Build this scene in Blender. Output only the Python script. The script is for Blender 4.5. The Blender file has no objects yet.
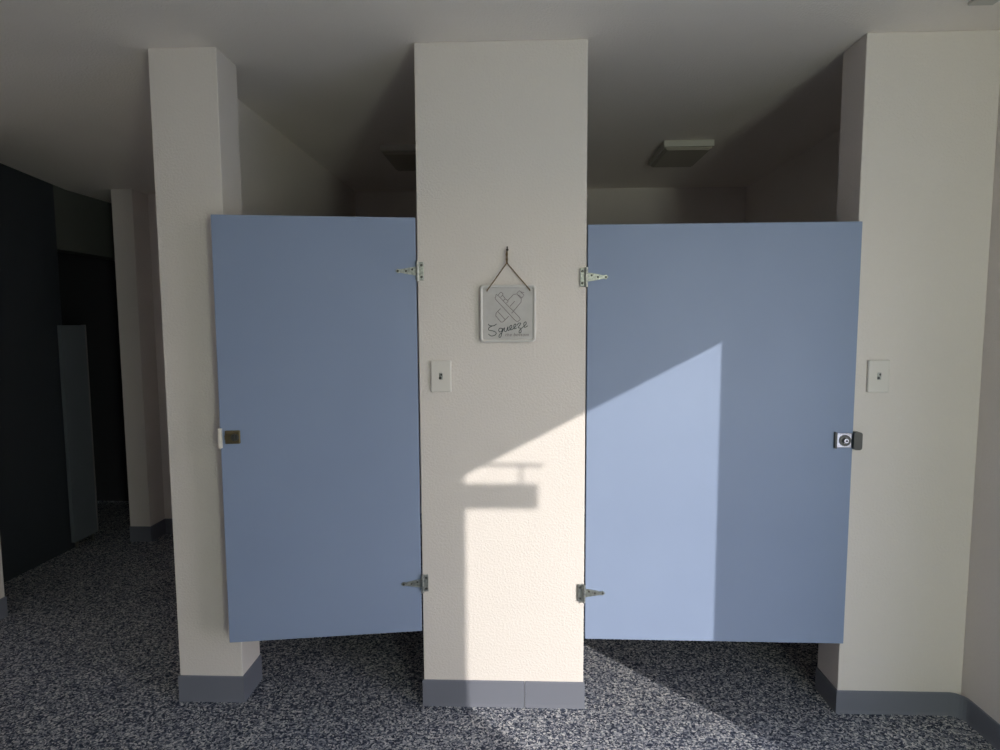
import bpy, bmesh, math
from mathutils import Vector, Matrix
S = bpy.context.scene
COL = S.collection

# ------------------------------------------------------------------ camera, sky, sun, exposure
cam_d = bpy.data.cameras.new('camera')
cam_d.sensor_fit = 'HORIZONTAL'; cam_d.sensor_width = 36.0
cam_d.lens = 36.0 * 600.0 / 1000.0
cam_d.clip_start = 0.02
cam = bpy.data.objects.new('camera', cam_d); COL.objects.link(cam)
P, Y, R = math.radians(4.862), math.radians(2.092), math.radians(-0.258)
f = Vector((-math.sin(Y) * math.cos(P), math.cos(Y) * math.cos(P), -math.sin(P)))
r0 = Vector((math.cos(Y), math.sin(Y), 0)); u0 = r0.cross(f)
rt = r0 * math.cos(R) + u0 * math.sin(R); up = -r0 * math.sin(R) + u0 * math.cos(R)
m = Matrix((rt, up, -f)).transposed().to_4x4(); m.translation = Vector((0, -2.178, 1.457))
cam.matrix_world = m
S.camera = cam
S.view_settings.view_transform = 'Standard'; S.view_settings.look = 'None'
S.view_settings.exposure = 0.0; S.view_settings.gamma = 1.0; S.view_settings.use_curve_mapping = False
S.cycles.use_denoising = True
S.cycles.max_bounces = 16; S.cycles.diffuse_bounces = 12; S.cycles.sample_clamp_indirect = 8.0

SUN = Vector((-1.0, 1.07, -0.529)).normalized()
world = bpy.data.worlds.new('world'); S.world = world; world.use_nodes = True
wn = world.node_tree; wn.nodes.clear()
wo = wn.nodes.new('ShaderNodeOutputWorld'); wb = wn.nodes.new('ShaderNodeBackground')
ws = wn.nodes.new('ShaderNodeTexSky'); ws.sky_type = 'HOSEK_WILKIE'
ws.sun_direction = -SUN; ws.turbidity = 2.2; ws.ground_albedo = 0.4
wb.inputs['Strength'].default_value = 22.5
wt = wn.nodes.new('ShaderNodeMix'); wt.data_type = 'RGBA'; wt.blend_type = 'MULTIPLY'; wt.inputs[0].default_value = 1.0
wt.inputs[7].default_value = (1.14, 0.96, 1.08, 1)      # hazy, less green sky
wn.links.new(ws.outputs[0], wt.inputs[6]); wn.links.new(wt.outputs[2], wb.inputs[0]); wn.links.new(wb.outputs[0], wo.inputs[0])

sd = bpy.data.lights.new('sun', 'SUN'); sd.energy = 3.6; sd.angle = math.radians(0.42); sd.color = (1.0, 0.94, 0.85)
sun = bpy.data.objects.new('sun', sd); COL.objects.link(sun)
sun.location = (6, -6, 5); sun.rotation_euler = SUN.to_track_quat('-Z', 'Y').to_euler()
# light portal filling the open doorway (gives no light of its own, only guides sampling of the sky)
pd = bpy.data.lights.new('doorway_portal', 'AREA'); pd.shape = 'RECTANGLE'; pd.size = 1.95; pd.size_y = 1.146
pd.cycles.is_portal = True
po = bpy.data.objects.new('doorway_portal', pd); COL.objects.link(po)
po.location = (1.79, -1.558, 0.975); po.rotation_euler = (0, math.radians(90), 0)

# added fill light, set at an invented frosted window behind the camera
wd = bpy.data.lights.new('window_fill', 'AREA'); wd.shape = 'RECTANGLE'; wd.size = 0.42; wd.size_y = 1.2
wd.energy = 23.5; wd.color = (1.0, 1.10, 0.88)
wl = bpy.data.objects.new('window_fill', wd); COL.objects.link(wl)
wl.location = (1.36, -3.66, 1.20); wl.rotation_euler = (math.radians(-90), 0, math.radians(180))

# ------------------------------------------------------------------ materials
def mat(name, col, rough=0.6, metal=0.0, spec=0.5):
    M = bpy.data.materials.new(name); M.use_nodes = True
    b = M.node_tree.nodes['Principled BSDF']
    b.inputs['Base Color'].default_value = (*col, 1); b.inputs['Roughness'].default_value = rough
    b.inputs['Metallic'].default_value = metal; b.inputs['Specular IOR Level'].default_value = spec
    return M, M.node_tree, b
def coords(nt):
    g = nt.nodes.new('ShaderNodeNewGeometry'); return g.outputs['Position']
def noise(nt, vec, scale, detail=2.0, rough=0.5):
    n = nt.nodes.new('ShaderNodeTexNoise'); n.inputs['Scale'].default_value = scale
    n.inputs['Detail'].default_value = detail; n.inputs['Roughness'].default_value = rough
    nt.links.new(vec, n.inputs['Vector']); return n
def ramp(nt, src, stops, interp='LINEAR'):
    r = nt.nodes.new('ShaderNodeValToRGB'); cr = r.color_ramp; cr.interpolation = interp
    while len(cr.elements) < len(stops): cr.elements.new(0.5)
    for e, (p, c) in zip(cr.elements, stops): e.position = p; e.color = (*c, 1) if len(c) == 3 else c
    nt.links.new(src, r.inputs[0]); return r
def bump(nt, b, h, strength, dist):
    n = nt.nodes.new('ShaderNodeBump'); n.inputs['Strength'].default_value = strength
    n.inputs['Distance'].default_value = dist
    nt.links.new(h, n.inputs['Height']); nt.links.new(n.outputs[0], b.inputs['Normal'])

def wall_mat(name, col, k=1.0):
    M, nt, b = mat(name, col, 0.75, spec=0.25)
    pos = coords(nt)
    a = noise(nt, pos, 125, 3, 0.55)
    ra = ramp(nt, a.outputs[0], [(0.42, (0, 0, 0)), (0.62, (1, 1, 1))])
    c = noise(nt, pos, 260, 2)
    add = nt.nodes.new('ShaderNodeMath'); add.operation = 'MULTIPLY_ADD'
    nt.links.new(c.outputs[0], add.inputs[0]); add.inputs[1].default_value = 0.35
    nt.links.new(ra.outputs[0], add.inputs[2])
    bump(nt, b, add.outputs[0], 0.34 * k, 0.0018)
    big = noise(nt, pos, 1.7, 3)
    rc = ramp(nt, big.outputs[0], [(0.3, tuple(x * 0.965 for x in col)), (0.7, col)])
    nt.links.new(rc.outputs[0], b.inputs['Base Color'])
    return M
M_wall = wall_mat('painted_textured_wall', (0.75, 0.705, 0.68))
M_ceil = wall_mat('textured_ceiling_paint', (0.90, 0.85, 0.80), 1.3)

M_floor, nt, b = mat('speckled_floor', (0.1, 0.1, 0.1), 0.6, spec=0.15)
pos = coords(nt)
v = nt.nodes.new('ShaderNodeTexVoronoi'); v.feature = 'F1'; v.inputs['Scale'].default_value = 175
wv = noise(nt, pos, 60, 2)
mx = nt.nodes.new('ShaderNodeMix'); mx.data_type = 'VECTOR'; mx.inputs[0].default_value = 0.02
nt.links.new(pos, mx.inputs[4]); nt.links.new(wv.outputs['Color'], mx.inputs[5])
nt.links.new(mx.outputs[1], v.inputs['Vector'])
sep = nt.nodes.new('ShaderNodeSeparateColor'); nt.links.new(v.outputs['Color'], sep.inputs[0])
rc = ramp(nt, sep.outputs[0], [(0.0, (0.026, 0.036, 0.064)), (0.25, (0.085, 0.100, 0.145)), (0.45, (0.21, 0.225, 0.265)),
                               (0.66, (0.40, 0.41, 0.455)), (0.87, (0.66, 0.66, 0.67))], 'CONSTANT')
nt.links.new(rc.outputs[0], b.inputs['Base Color'])
fn = noise(nt, pos, 180, 2); bump(nt, b, fn.outputs[0], 0.35, 0.0015)

M_base, nt, b = mat('rubber_cove_base', (0.175, 0.187, 0.23), 0.5, spec=0.2)
M_door, nt, b = mat('blue_laminate', (0.20, 0.30, 0.49), 0.5, spec=0.3)
pos = coords(nt); n1 = noise(nt, pos, 420, 2); bump(nt, b, n1.outputs[0], 0.12, 0.0006)
n2 = noise(nt, pos, 2.2, 3)
rc = ramp(nt, n2.outputs[0], [(0.3, (0.245, 0.31, 0.465)), (0.7, (0.262, 0.33, 0.49))]); nt.links.new(rc.outputs[0], b.inputs['Base Color'])
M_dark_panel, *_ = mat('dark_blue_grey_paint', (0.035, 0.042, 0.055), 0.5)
M_header_shade, *_ = mat('header_shade_tone', (0.11, 0.118, 0.112), 0.7)  # shade over the recess opening, put into the wall colour
M_edge, *_ = mat('grey_edge_strip', (0.20, 0.20, 0.21), 0.5)
M_screen, *_ = mat('pale_blue_grey_panel', (0.13, 0.15, 0.18), 0.5)
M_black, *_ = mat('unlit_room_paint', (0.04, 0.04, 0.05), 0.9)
M_steel, nt, b = mat('galvanised_steel', (0.50, 0.52, 0.50), 0.38, 0.9)
n1 = noise(nt, coords(nt), 120, 3); rc = ramp(nt, n1.outputs[0], [(0.35, (0.29, 0.31, 0.30)), (0.65, (0.48, 0.50, 0.48))]); nt.links.new(rc.outputs[0], b.inputs['Base Color'])
M_chrome, *_ = mat('chrome', (0.80, 0.80, 0.80), 0.22, 1.0)
M_darkmetal, *_ = mat('dark_metal', (0.10, 0.10, 0.095), 0.4, 0.6)
M_brass, *_ = mat('tarnished_brass', (0.16, 0.13, 0.075), 0.4, 0.7)
M_ivory, *_ = mat('ivory_metal_edge', (0.80, 0.74, 0.66), 0.4)
M_plate, *_ = mat('grey_white_plastic', (0.70, 0.675, 0.645), 0.4)
M_hole, *_ = mat('dark_slot', (0.05, 0.05, 0.055), 0.6)
M_sign, nt, b = mat('pale_grey_enamel', (0.52, 0.51, 0.51), 0.35)
n1 = noise(nt, coords(nt), 35, 3); rc = ramp(nt, n1.outputs[0], [(0.3, (0.50, 0.49, 0.49)), (0.7, (0.55, 0.54, 0.54))]); nt.links.new(rc.outputs[0], b.inputs['Base Color'])
M_rim, *_ = mat('pale_enamel_rim', (0.66, 0.65, 0.64), 0.28)
M_ink, *_ = mat('dark_teal_print', (0.07, 0.085, 0.09), 0.6)
M_ink2, *_ = mat('grey_mauve_print', (0.20, 0.17, 0.18), 0.6)
M_twine, nt, b = mat('brown_twine', (0.17, 0.12, 0.065), 0.9)
M_nail, *_ = mat('dark_nail', (0.06, 0.05, 0.045), 0.5, 0.6)
M_diff, *_ = mat('lamp_diffuser', (0.40, 0.37, 0.32), 0.5)
M_lampbase, *_ = mat('lamp_housing', (0.55, 0.54, 0.50), 0.5)
M_frost, nt, b = mat('frosted_glass', (0.8, 0.8, 0.8), 0.6)
b.inputs['Transmission Weight'].default_value = 0.8
M_ground, nt, b = mat('outdoor_concrete', (0.42, 0.40, 0.37), 0.9)
n1 = noise(nt, coords(nt), 8, 5); rc = ramp(nt, n1.outputs[0], [(0.3, (0.60, 0.58, 0.54)), (0.7, (0.70, 0.68, 0.64))]); nt.links.new(rc.outputs[0], b.inputs['Base Color'])

# ------------------------------------------------------------------ mesh helpers
def obj(name, bm, material, parent=None):
    bmesh.ops.recalc_face_normals(bm, faces=bm.faces)
    me = bpy.data.meshes.new(name); bm.to_mesh(me); bm.free()
    me.materials.append(material)
    o = bpy.data.objects.new(name, me); COL.objects.link(o)
    if parent: o.parent = parent
    return o
def struct(name, bm, material):
    o = obj(name, bm, material); o['kind'] = 'structure'; return o
def tag(o, label, cat, group=None):
    o['label'] = label; o['category'] = cat
    if group: o['group'] = group
    return o
def thing(name, label, cat, loc, rz=0.0, group=None):
    o = bpy.data.objects.new(name, None); o.empty_display_size = 0.1; COL.objects.link(o)
    o.location = loc; o.rotation_euler = (0, 0, rz); return tag(o, label, cat, group)
def bx(bm, x0, x1, y0, y1, z0, z1, bev=0.0, seg=2):
    vs = [bm.verts.new((x, y, z)) for x in (x0, x1) for y in (y0, y1) for z in (z0, z1)]
    q = [(0, 1, 3, 2), (4, 6, 7, 5), (0, 4, 5, 1), (2, 3, 7, 6), (0, 2, 6, 4), (1, 5, 7, 3)]
    fs = [bm.faces.new([vs[i] for i in t]) for t in q]
    if bev:
        es = list({e for fc in fs for e in fc.edges})
        bmesh.ops.bevel(bm, geom=es, offset=bev, segments=seg, affect='EDGES', profile=0.5)
    return bm
def B(*a, **k): return bx(bmesh.new(), *a, **k)
def prism(bm, pts, axis, a0, a1):
    """extrude a closed 2D outline along axis ('x','y','z')"""
    def p3(p, a):
        return {'x': (a, p[0], p[1]), 'y': (p[0], a, p[1]), 'z': (p[0], p[1], a)}[axis]
    A = [bm.verts.new(p3(p, a0)) for p in pts]; C = [bm.verts.new(p3(p, a1)) for p in pts]
    bm.faces.new(A); bm.faces.new(C)
    for i in range(len(pts)):
        j = (i + 1) % len(pts); bm.faces.new((A[i], A[j], C[j], C[i]))
    return bm
def cyl(bm, c, r, axis, h, n=24, r2=None):
    r2 = r if r2 is None else r2
    z = Vector(axis).normalized(); q = z.to_track_quat('Z', 'Y')
    A = []; C = []
    for i in range(n):
        a = 2 * math.pi * i / n
        A.append(bm.verts.new(Vector(c) + q @ Vector((r * math.cos(a), r * math.sin(a), 0))))
        C.append(bm.verts.new(Vector(c) + q @ Vector((r2 * math.cos(a), r2 * math.sin(a), h))))
    bm.faces.new(A); bm.faces.new(C)
    for i in range(n): bm.faces.new((A[i], A[(i + 1) % n], C[(i + 1) % n], C[i]))
    return bm
def tube(bm, pts, r, n=8):
    pts = [Vector(p) for p in pts]; rings = []
    for i, p in enumerate(pts):
        d = (pts[min(i + 1, len(pts) - 1)] - pts[max(i - 1, 0)]).normalized()
        q = d.to_track_quat('Z', 'Y')
        rings.append([bm.verts.new(p + q @ Vector((r * math.cos(2 * math.pi * k / n), r * math.sin(2 * math.pi * k / n), 0))) for k in range(n)])
    for a, c in zip(rings, rings[1:]):
        for k in range(n): bm.faces.new((a[k], a[(k + 1) % n], c[(k + 1) % n], c[k]))
    bm.faces.new(rings[0]); bm.faces.new(rings[-1]); return bm
def rrect(x0, x1, z0, z1, r, n=6):
    out = []
    for cx, cz, a0 in ((x1 - r, z1 - r, 0), (x0 + r, z1 - r, 90), (x0 + r, z0 + r, 180), (x1 - r, z0 + r, 270)):
        for i in range(n + 1):
            a = math.radians(a0 + 90 * i / n); out.append((cx + r * math.cos(a), cz + r * math.sin(a)))
    return out
def spline(pts, n=8, closed=False):
    out = []; N = len(pts)
    rng = N if closed else N - 1
    for i in range(rng):
        p0 = pts[(i - 1) % N] if (closed or i > 0) else pts[0]
        p1 = pts[i]; p2 = pts[(i + 1) % N]
        p3 = pts[(i + 2) % N] if (closed or i + 2 < N) else pts[-1]
        for k in range(n):
            t = k / n
            out.append(tuple(0.5 * ((2 * b) + (c - a) * t + (2 * a - 5 * b + 4 * c - d) * t * t + (3 * b - a - 3 * c + d) * t ** 3)
                             for a, b, c, d in zip(p0, p1, p2, p3)))
    if not closed: out.append(tuple(pts[-1]))
    return out
def ribbon(bm, pts, w, y0, y1, closed=False):
    """raised line drawn on a panel facing -Y; pts are (x, z)"""
    P2 = [Vector(p) for p in pts]; N = len(P2); L = []
    for i, p in enumerate(P2):
        a = P2[(i - 1) % N] if (closed or i > 0) else p
        c = P2[(i + 1) % N] if (closed or i < N - 1) else p
        d = (c - a)
        d = d.normalized() if d.length > 1e-9 else Vector((1, 0))
        nrm = Vector((-d.y, d.x)) * w / 2
        L.append([bm.verts.new((q.x, y, q.y)) for q in (p + nrm, p - nrm) for y in (y0, y1)])
    rng = range(N if closed else N - 1)
    for i in rng:
        a = L[i]; c = L[(i + 1) % N]
        for s, t in ((0, 1), (1, 3), (3, 2), (2, 0)):
            bm.faces.new((a[s], a[t], c[t], c[s]))
    if not closed:
        bm.faces.new((L[0][0], L[0][1], L[0][3], L[0][2])); bm.faces.new((L[-1][0], L[-1][2], L[-1][3], L[-1][1]))
    return bm

# ------------------------------------------------------------------ room shell
H = 2.44
XL0, XL1, XC0, XC1, XR, XK = -1.329, -1.081, -0.376, 0.231, 1.177, 1.628
TP = 0.155; YB = 2.33; YN = -3.7; XW = -2.60; XLW = -2.95; XDV = -1.235
struct('floor', B(-4.6, XK + 0.15, YN - 0.15, 3.4, -0.12, 0.0), M_floor)
struct('ceiling', B(-4.6, XK + 0.15, YN - 0.15, 3.4, H, H + 0.15), M_ceil)
struct('wall_front_left', B(XL0, XL1, 0.0, TP, 0, H, bev=0.003), M_wall)
struct('wall_front_center', B(XC0, XC1, 0.0, TP, 0, H, bev=0.003), M_wall)
struct('wall_front_right', B(XR, XK, 0.0, TP, 0, H, bev=0.003), M_wall)
struct('wall_stall_left', B(XL0, XDV, TP, YB, 0, H), M_wall)
struct('wall_stall_divider', B(-0.13, -0.01, TP, YB, 0, H), M_wall)
struct('wall_back', B(-1.329, XK + 0.15, YB, YB + 0.15, 0, H), M_wall)
# right wall with the open outside doorway (out of the frame, beside the camera)
bm = bmesh.new()
bx(bm, XK, XK + 0.15, -0.988, YB, 0, H)
bx(bm, XK, XK + 0.15, YN - 0.15, -2.128, 0, H)
bx(bm, XK, XK + 0.15, -2.128, -0.988, 1.951, H)
struct('wall_right', bm, M_wall)
bm = bmesh.new()
bx(bm, XW - 0.15, 1.10, YN - 0.15, YN, 0, H); bx(bm, 1.59, XK, YN - 0.15, YN, 0, H)
bx(bm, 1.10, 1.59, YN - 0.15, YN, 0, 0.55); bx(bm, 1.10, 1.59, YN - 0.15, YN, 1.85, H)
struct('wall_near', bm, M_wall)
wf = bmesh.new()  # unseen window, added to go with the fill light
for a in ((1.10, 1.14, 0.55, 1.85), (1.55, 1.59, 0.55, 1.85), (1.14, 1.55, 0.55, 0.60), (1.14, 1.55, 1.80, 1.85)): bx(wf, a[0], a[1], YN - 0.10, YN - 0.04, a[2], a[3])
wf = struct('added_window_1', wf, M_lampbase)
obj('added_frosted_pane', B(1.14, 1.55, YN - 0.075, YN - 0.067, 0.60, 1.80), M_frost, wf)
# left side: wall ends, recess behind it
struct('wall_left', B(XW - 0.5, XW, YN - 0.15, 0.642, 0, H), M_wall)
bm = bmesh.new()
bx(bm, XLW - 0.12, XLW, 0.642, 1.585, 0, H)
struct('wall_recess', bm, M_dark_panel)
struct('wall_recess_header', B(XLW - 0.12, XLW, 1.585, 2.45, 1.945, H), M_header_shade)
struct('wall_passage_back', B(XLW - 0.12, -2.55, 2.45, 2.57, 0, H), M_wall)
bm = bmesh.new()
bx(bm, -2.65, -2.512, 1.69, 2.45, 0, H)
bx(bm, -2.512, XL0, 1.856, 2.0, 0, H)
struct('wall_recess_pier', bm, M_wall)
struct('ceiling_slope', prism(bmesh.new(), [(0.05, H), (0.9, 2.405), (1.69, 2.335), (2.45, 2.335), (2.45, H)], 'x', XLW, XL0), M_ceil)
# unlit room beyond the opening
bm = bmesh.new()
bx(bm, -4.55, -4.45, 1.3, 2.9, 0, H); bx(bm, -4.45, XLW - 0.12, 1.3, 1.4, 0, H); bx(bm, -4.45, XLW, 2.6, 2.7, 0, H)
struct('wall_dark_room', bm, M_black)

# cove base: profile (distance out from wall, height)
def base(name, path, closed=False, h=0.103, gaps=None):
    """path of (x,y) points along the wall face; the base stands to the right-hand side of travel"""
    prof = [(0, 0), (0.0075, 0), (0.0065, 0.004), (0.005, 0.012), (0.005, h - 0.003), (0.003, h), (0, h)]
    bm = bmesh.new(); N = len(path); rings = []
    V2 = [Vector(p) for p in path]
    for i, p in enumerate(V2):
        d1 = (p - V2[i - 1]).normalized() if i else (V2[1] - p).normalized()
        d2 = (V2[i + 1] - p).normalized() if i < N - 1 else d1
        n1 = Vector((d1.y, -d1.x)); n2 = Vector((d2.y, -d2.x)); mm = (n1 + n2); mm = mm / max(mm.length_squared, 1e-6) * 2
        rings.append([bm.verts.new((p.x + mm.x * a, p.y + mm.y * a, z)) for a, z in prof])
    for a, c in zip(rings, rings[1:]):
        for k in range(len(prof)):
            j = (k + 1) % len(prof); bm.faces.new((a[k], a[j], c[j], c[k]))
    bm.faces.new(rings[0]); bm.faces.new(rings[-1])
    return struct(name, bm, M_base)
base('baseboard_front_left', [(XL0, TP), (XL0, 0), (XL1, 0), (XL1, TP)][::1])
base('baseboard_center_left', [(XC0, TP), (XC0, 0), (0.0085, 0)])
base('baseboard_center_right', [(0.0105, 0), (XC1, 0), (XC1, TP)])
arc = [(XK - 0.05 + 0.05 * math.sin(t), -0.05 + 0.05 * math.cos(t)) for t in [math.pi / 2 * k / 6 for k in range(7)]]
base('baseboard_front_right', [(XR, TP), (XR, 0)] + arc + [(XK, -0.988)], h=0.088)
base('baseboard_left', [(XW, -3.6), (XW, 0.642), (XLW, 0.642)][::1])
base('baseboard_recess', [(-2.65, 1.9), (-2.65, 1.69), (-2.512, 1.69), (-2.512, 1.856), (-1.36, 1.856)])
base('baseboard_stall_left', [(XL0, 1.8), (XL0, TP + 0.02)])

# outside: concrete apron, hanging sign beside the doorway (casts the small block of shade)
struct('ground_outside', B(XK + 0.15, 40, -40, 30, -0.12, -0.01), M_ground)
t = thing('hanging_sign', 'small blank board hanging from a bracket on the outside wall beside the open doorway', 'sign', (1.778, -2.40, 1.960))
obj('board', B(0.02, 0.52, -0.006, 0.006, 0.0, 0.092, bev=0.002), M_plate, t)
bm = tube(bmesh.new(), [(0, 0, 0.17), (0.54, 0, 0.163)], 0.006); obj('bracket_rod', bm, M_darkmetal, t)
for x in (0.1, 0.46):
    obj('link', tube(bmesh.new(), [(x, 0, 0.085), (x, 0, 0.168)], 0.004), M_darkmetal, t)

# ------------------------------------------------------------------ stall doors
def hinge(parent, side, x, z):
    """side = +1: strap runs to +x on the door; the wall plate sits on the pillar side. local coords of the door"""
    bm = bmesh.new()
    bx(bm, *sorted((x - side * 0.027, x - side * 0.008)), -0.0045, 0.0, z - 0.033, z + 0.033, bev=0.0015)
    for k in range(3):
        cyl(bm, (x - side * 0.005, -0.009, z - 0.035 + 0.0236 * k), 0.006, (0, 0, 1), 0.0225, 14)
    bm2 = bmesh.new()
    for dz in (-0.021, 0.021): cyl(bm2, (x - side * 0.019, -0.0045, z + dz), 0.0048, (0, -1, 0), 0.002, 10, 0.003)
    h = obj('hinge', bm, M_steel, parent)
    obj('screw', bm2, M_darkmetal, h)
    y = -0.0245 if side < 0 else -0.0185
    y = -0.0005
    bm = bmesh.new()
    pts = [(x, z + 0.016), (x + side * 0.02, z + 0.013), (x + side * 0.056, z + 0.006), (x + side * 0.066, z + 0.008), (x + side * 0.074, z),
           (x + side * 0.066, z - 0.008), (x + side * 0.056, z - 0.006), (x + side * 0.02, z - 0.013), (x, z - 0.016)]
    prism(bm, pts, 'y', -0.0045, 0.0)
    obj('strap', bm, M_steel, h)
    for a in (0.014, 0.036, 0.065):
        obj('screw', cyl(bmesh.new(), (x + side * a, -0.0045, z + (0.006 if a < 0.03 else 0)), 0.0038, (0, -1, 0), 0.0018, 10, 0.002), M_darkmetal, h)
    return h
# right door: hinged on the centre pillar, shut. Root at its hinge foot, local +x along the door.
DR = thing('stall_door', 'wide blue stall door with a patch of sunlight, hinged on the right of the centre pillar', 'door', (XC1 + 0.004, -0.004, 0.0), math.radians(-0.45), 'blue stall doors')
obj('door_panel', B(0.0, 0.950, 0.0, 0.025, 0.275, 1.807, bev=0.0025), M_door, DR)
hinge(DR, 1, 0.0, 1.622); hinge(DR, 1, 0.0, 0.456)
lt = obj('latch', B(0.886, 0.942, -0.010, 0.0, 1.010, 1.064, bev=0.003), M_chrome, DR)
o = obj('latch_rim', prism(bmesh.new(), rrect(0.883, 0.890, 1.007, 1.067, 0.003), 'y', -0.011, 0.0), M_darkmetal, lt)
bm = bmesh.new()
for k in range(24):   # dark ring around the turn knob
    a, c = 2 * math.pi * k / 24, 2 * math.pi * (k + 1) / 24
    cx, cz = 0.917, 1.037
    q = [bm.verts.new((cx + r * math.cos(t_), y, cz + r * math.sin(t_))) for r, y in ((0.0205, -0.0100), (0.0205, -0.0125), (0.011, -0.0125), (0.011, -0.010)) for t_ in (a, c)]
    for s in range(4):
        i, j = 2 * s, 2 * ((s + 1) % 4); bm.faces.new((q[i], q[i + 1], q[j + 1], q[j]))
obj('indicator_ring', bm, M_darkmetal, lt)
kb = obj('turn_knob', cyl(bmesh.new(), (0.917, -0.0095, 1.037), 0.0105, (0, -1, 0), 0.012, 20, 0.008), M_chrome, lt)
obj('slot', cyl(bmesh.new(), (0.918, -0.0214, 1.037), 0.0035, (0, -1, 0), 0.0006, 12), M_hole, lt)
ks = tag(obj('latch_keeper', prism(bmesh.new(), rrect(1.1815, 1.211, 1.003, 1.067, 0.009), 'y', -0.026, 0.0), M_darkmetal),
         'dark rounded latch keeper on the right wall beside the wide blue door', 'latch keeper')

# left door: hinged on the centre pillar, swung a little towards the room. Local -x along the door.
DL = thing('stall_door', 'narrow blue stall door standing slightly open, hinged on the left of the centre pillar', 'door', (XC0 - 0.004, -0.004, 0.0), math.radians(8.6), 'blue stall doors')
obj('door_panel', B(-0.700, 0.0, 0.0, 0.025, 0.297, 1.838, bev=0.0025), M_door, DL)
hinge(DL, -1, 0.0, 1.648); hinge(DL, -1, 0.0, 0.486)
lt = obj('latch', B(-0.682, -0.630, -0.008, 0.0, 1.036, 1.084, bev=0.003), M_brass, DL)
obj('turn_knob', prism(cyl(bmesh.new(), (-0.648, -0.008, 1.060), 0.014, (0, -1, 0), 0.007, 20, 0.012), rrect(-0.651, -0.645, 1.048, 1.072, 0.002), 'y', -0.020, -0.014), M_darkmetal, lt)
obj('bolt', B(-0.682, -0.660, -0.011, -0.007, 1.052, 1.068, bev=0.001), M_brass, lt)
obj('edge_plate', B(-0.7035, -0.692, -0.012, 0.027, 1.022, 1.092, bev=0.001), M_ivory, lt)

# ------------------------------------------------------------------ wall plates
def switch(x, z, label):
    t = thing('key_switch', label, 'switch', (x, 0, z), 0, 'switch plates')
    obj('cover_plate', B(-0.0375, 0.0375, -0.012, 0.0, -0.058, 0.058, bev=0.004), M_plate, t)
    k = obj('lock_cylinder', B(-0.0065, 0.0065, -0.014, -0.011, -0.012, 0.013, bev=0.001), M_steel, t)
    obj('key_slot', cyl(bmesh.new(), (0.002, -0.0138, 0.006), 0.0036, (0, -1, 0), 0.0008, 12), M_hole, k)
    obj('key_slot', cyl(bmesh.new(), (-0.003, -0.0138, -0.006), 0.0048, (0, -1, 0), 0.0008, 12), M_hole, k)
    for s in (-0.042, 0.042):
        obj('screw', cyl(bmesh.new(), (0, -0.0118, s), 0.0028, (0, -1, 0), 0.0012, 10), M_plate, t)
switch(-0.294, 1.268, 'pale switch plate on the centre pillar, below left of the hanging sign')
switch(1.266, 1.266, 'pale switch plate on the right wall beside the wide blue door')

# ------------------------------------------------------------------ hanging square sign
SX0, SX1, SZ0, SZ1 = -0.150, 0.051, 1.391, 1.597
cx, cz = (SX0 + SX1) / 2, SZ0
sg = thing('wall_sign', 'square pale enamel sign with toothpaste drawing, hanging on twine on the centre pillar', 'sign', (cx, 0, cz))
W2 = (SX1 - SX0) / 2; HH = SZ1 - SZ0
pl = obj('sign_plate', prism(bmesh.new(), rrect(-W2 + 0.003, W2 - 0.003, 0.003, HH - 0.003, 0.009), 'y', -0.014, -0.004), M_sign, sg)
rp = [(x, -0.0145, z) for x, z in rrect(-W2 + 0.005, W2 - 0.005, 0.005, HH - 0.005, 0.011)]
bm = bmesh.new(); n = 8; rings = []
for i, p in enumerate(rp):
    a = Vector(rp[i - 1]); c = Vector(rp[(i + 1) % len(rp)]); d = (c - a).normalized(); s_ = Vector((d.z, 0, -d.x))
    rings.append([bm.verts.new(Vector(p) + s_ * 0.005 * math.cos(2 * math.pi * k / n) + Vector((0, 1, 0)) * 0.0055 * math.sin(2 * math.pi * k / n)) for k in range(n)])
for i in range(len(rings)):
    a, c = rings[i], rings[(i + 1) % len(rings)]
    for k in range(n): bm.faces.new((a[k], a[(k + 1) % n], c[(k + 1) % n], c[k]))
obj('rim', bm, M_rim, sg)
# printed drawing; measured on a 65-unit grid over the plate: (u right, v down)
def g(u, v): return (-W2 + (u - 0.5) / 55.0 * (2 * W2), HH - (v - 4.0) / 56.5 * HH)
def lines(name, strokes, w, material, smooth=True):
    bm = bmesh.new()
    for s in strokes:
        closed = s[0] == 'c'; pts = [g(*p) for p in (s[1:] if closed else s)]
        if smooth: pts = spline(pts, 6, closed)
        ribbon(bm, pts, w, -0.0152, -0.0138, closed)
    return obj(name, bm, material, sg)
lines('toothpaste_drawing', [
    [(23.0, 40.5), (28.8, 34.8)], [(31.6, 32.0), (40.8, 21.2)], [(40.8, 21.2), (41.2, 18.0), (36.8, 13.2), (33.6, 13.6)], [(33.6, 13.6), (28.0, 19.2)],
    [(20.8, 27.2), (16.4, 31.6)], [(16.4, 31.6), (16.0, 34.4), (21.0, 40.6), (23.0, 40.5)], [(18.2, 30.4), (25.0, 38.0)],
    [(36.8, 12.6), (39.2, 10.0), (43.8, 14.2), (41.4, 17.4)], [(40.2, 11.0), (44.0, 12.0)], [(38.2, 14.0), (41.6, 17.0)], [(34.6, 20.2), (30.0, 25.4)]], 0.0020, M_ink2, False)
lines('toothbrush_drawing', [
    ['c', (16.2, 15.8), (17.6, 14.0), (27.4, 24.0), (39.2, 36.2), (38.6, 39.2), (35.6, 39.4), (24.6, 27.6), (16.0, 18.2)],
    [(18.4, 14.4), (21.0, 11.4), (23.2, 13.4), (21.0, 16.0)], [(22.6, 14.0), (25.2, 17.6), (23.4, 19.4)], [(25.0, 17.6), (28.2, 20.0), (26.6, 21.8)]], 0.0020, M_ink2, True)
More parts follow.
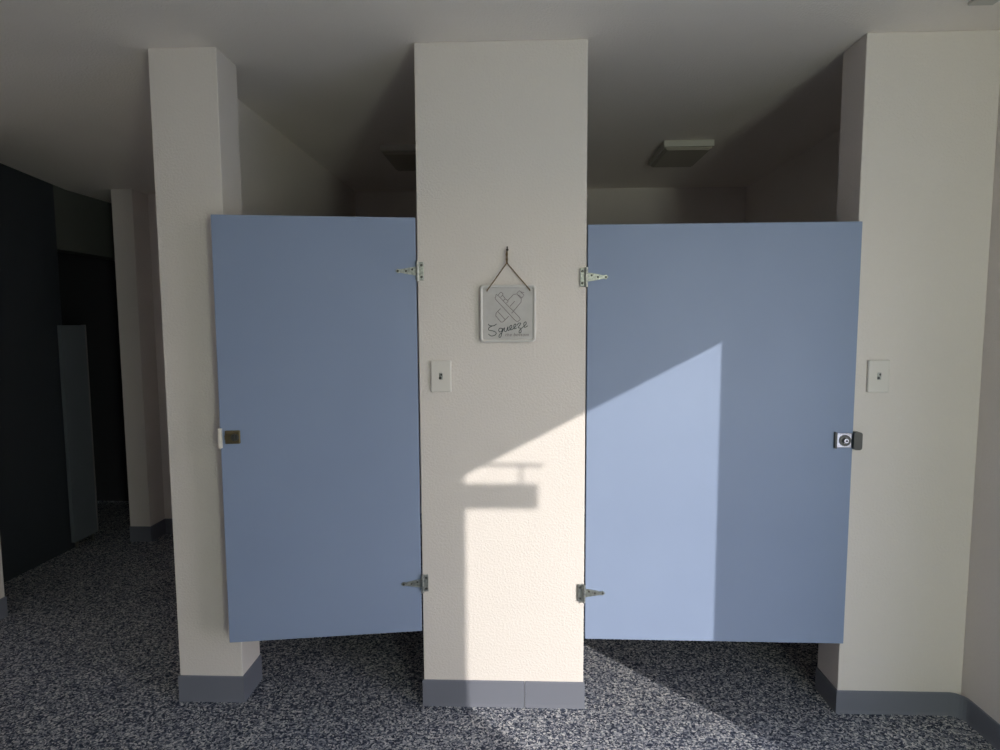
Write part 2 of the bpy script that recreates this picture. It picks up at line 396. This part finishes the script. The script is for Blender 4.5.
lines('lettering', [
    # S
    [(16.8, 42.4), (13.6, 44.2), (9.6, 43.8), (9.0, 42.2)], [(12.2, 44.4), (9.2, 46.2), (9.2, 48.4), (13.0, 49.2), (16.2, 50.8), (15.4, 53.2), (11.4, 54.2), (8.6, 52.2)],
    # q
    [(22.2, 46.8), (20.0, 46.6), (18.8, 48.6), (20.2, 50.4), (22.4, 48.6), (22.4, 46.4), (22.0, 50.8), (20.8, 55.0), (19.2, 55.4), (19.4, 53.4), (22.4, 50.4)],
    # u
    [(22.4, 50.4), (24.4, 46.0), (24.6, 49.4), (26.4, 49.6), (28.0, 45.2), (28.0, 48.8), (29.2, 48.6)],
    # e
    [(29.2, 48.6), (31.6, 45.8), (31.4, 43.8), (29.8, 45.0), (30.4, 48.2), (32.8, 47.4)],
    # e
    [(32.8, 47.4), (35.6, 44.6), (35.4, 42.4), (33.8, 43.8), (34.4, 47.2), (36.8, 46.2)],
    # z
    [(36.8, 44.0), (38.4, 41.8), (40.6, 42.0), (38.0, 46.0), (40.4, 46.8), (40.8, 50.6), (39.0, 51.2), (39.4, 48.6), (43.0, 45.4)],
    # e
    [(43.0, 45.4), (45.8, 42.6), (45.4, 40.4), (43.6, 42.0), (44.4, 45.8), (47.6, 44.2)]], 0.0026, M_ink)
fc = bpy.data.curves.new('small_lettering', 'FONT'); fc.body = 'the bottom'; fc.size = 0.0165; fc.shear = 0.25; fc.extrude = 0.0005; fc.space_character = 1.12
fo = bpy.data.objects.new('small_lettering_curve', fc); COL.objects.link(fo)
dg = bpy.context.evaluated_depsgraph_get(); dg.update()
me = bpy.data.meshes.new_from_object(fo.evaluated_get(dg)); COL.objects.unlink(fo); bpy.data.objects.remove(fo)
me.transform(Matrix.Translation((*[g(25.0, 54.4)[0]], -0.0146, g(25.0, 54.4)[1])) @ Matrix.Rotation(math.radians(90), 4, 'X'))
me.materials.clear(); me.materials.append(M_ink2)
so = bpy.data.objects.new('small_lettering', me); COL.objects.link(so); so.parent = sg
# twine
kx, kz = -0.053 - cx, 1.674 - cz
bm = bmesh.new()
hl, hr = (-0.124 - cx, 1.573 - cz), (0.029 - cx, 1.575 - cz)
tube(bm, [(hl[0], -0.012, hl[1]), (hl[0], -0.020, hl[1] + 0.003), ((hl[0] + kx) / 2, -0.016, (hl[1] + kz) / 2 + 0.001), (kx, -0.012, kz)], 0.0021)
tube(bm, [(hr[0], -0.012, hr[1]), (hr[0], -0.020, hr[1] + 0.003), ((hr[0] + kx) / 2, -0.016, (hr[1] + kz) / 2 + 0.001), (kx, -0.012, kz)], 0.0021)
for s in (-0.0022, 0.0022):
    tube(bm, [(kx, -0.012, kz - 0.003), (kx + s, -0.012, kz + 0.012), (kx + s * 0.9, -0.013, kz + 0.030), (kx + 0.001, -0.014, kz + 0.042)], 0.0024)
bmesh.ops.create_icosphere(bm, subdivisions=2, radius=0.0042, matrix=Matrix.Translation((kx, -0.012, kz)))
obj('hanging_cord', bm, M_twine, sg)
bm = bmesh.new()
cyl(bm, (-0.051, 0.01, 1.7155), 0.0018, (0, -1, 0.12), 0.03, 10); cyl(bm, (-0.051, -0.019, 1.719), 0.0045, (0, -1, 0.12), 0.002, 14)
tube(bm, [(-0.051, -0.018, 1.716), (-0.051, -0.0175, 1.7225), (-0.051, -0.016, 1.731)], 0.0025)
tag(obj('nail', bm, M_nail), 'small dark hook nail in the centre pillar above the hanging sign', 'nail')

# ------------------------------------------------------------------ ceiling lamps (switched off)
def lamp(x, y, label):
    t = thing('ceiling_lamp', label, 'ceiling lamp', (x, y, H), 0, 'square ceiling lamps in the stalls')
    obj('housing', B(0.0, 0.27, 0.0, 0.40, -0.034, 0.0, bev=0.004), M_lampbase, t)
    bm = bmesh.new()
    top = [(0.006, 0.006), (0.264, 0.006), (0.264, 0.394), (0.006, 0.394)]; bot = [(0.016, 0.016), (0.254, 0.016), (0.254, 0.384), (0.016, 0.384)]
    A = [bm.verts.new((*p, -0.033)) for p in top]; C = [bm.verts.new((*p, -0.048)) for p in bot]
    bm.faces.new(A); bm.faces.new(C)
    for i in range(4): bm.faces.new((A[i], A[(i + 1) % 4], C[(i + 1) % 4], C[i]))
    bmesh.ops.bevel(bm, geom=[e for e in bm.edges], offset=0.006, segments=2, affect='EDGES')
    obj('diffuser', bm, M_diff, t)
lamp(0.768, 1.18, 'unlit square ceiling lamp above the right stall')
lamp(-0.775, 1.18, 'unlit square ceiling lamp above the left stall, partly behind the centre pillar')
tag(obj('ceiling_sensor', B(1.375, 1.452, -0.30, -0.185, H - 0.012, H, bev=0.003), M_lampbase), 'small pale box on the ceiling by the top right corner', 'sensor')

# ------------------------------------------------------------------ dark recess on the left
sc_ = thing('partition_panel', 'narrow pale grey low panel standing in the dark opening at far left', 'partition', (-2.93, 1.53, 0))
obj('board', B(-0.012, 0.012, 0.0, 0.215, 0.045, 1.462, bev=0.002), M_screen, sc_)
obj('edge_strip', B(-0.014, 0.014, 0.209, 0.221, 0.045, 1.464, bev=0.001), M_edge, sc_)
for yy in (0.03, 0.18): obj('foot', cyl(bmesh.new(), (0, yy, 0.0), 0.009, (0, 0, 1), 0.05, 12), M_darkmetal, sc_)
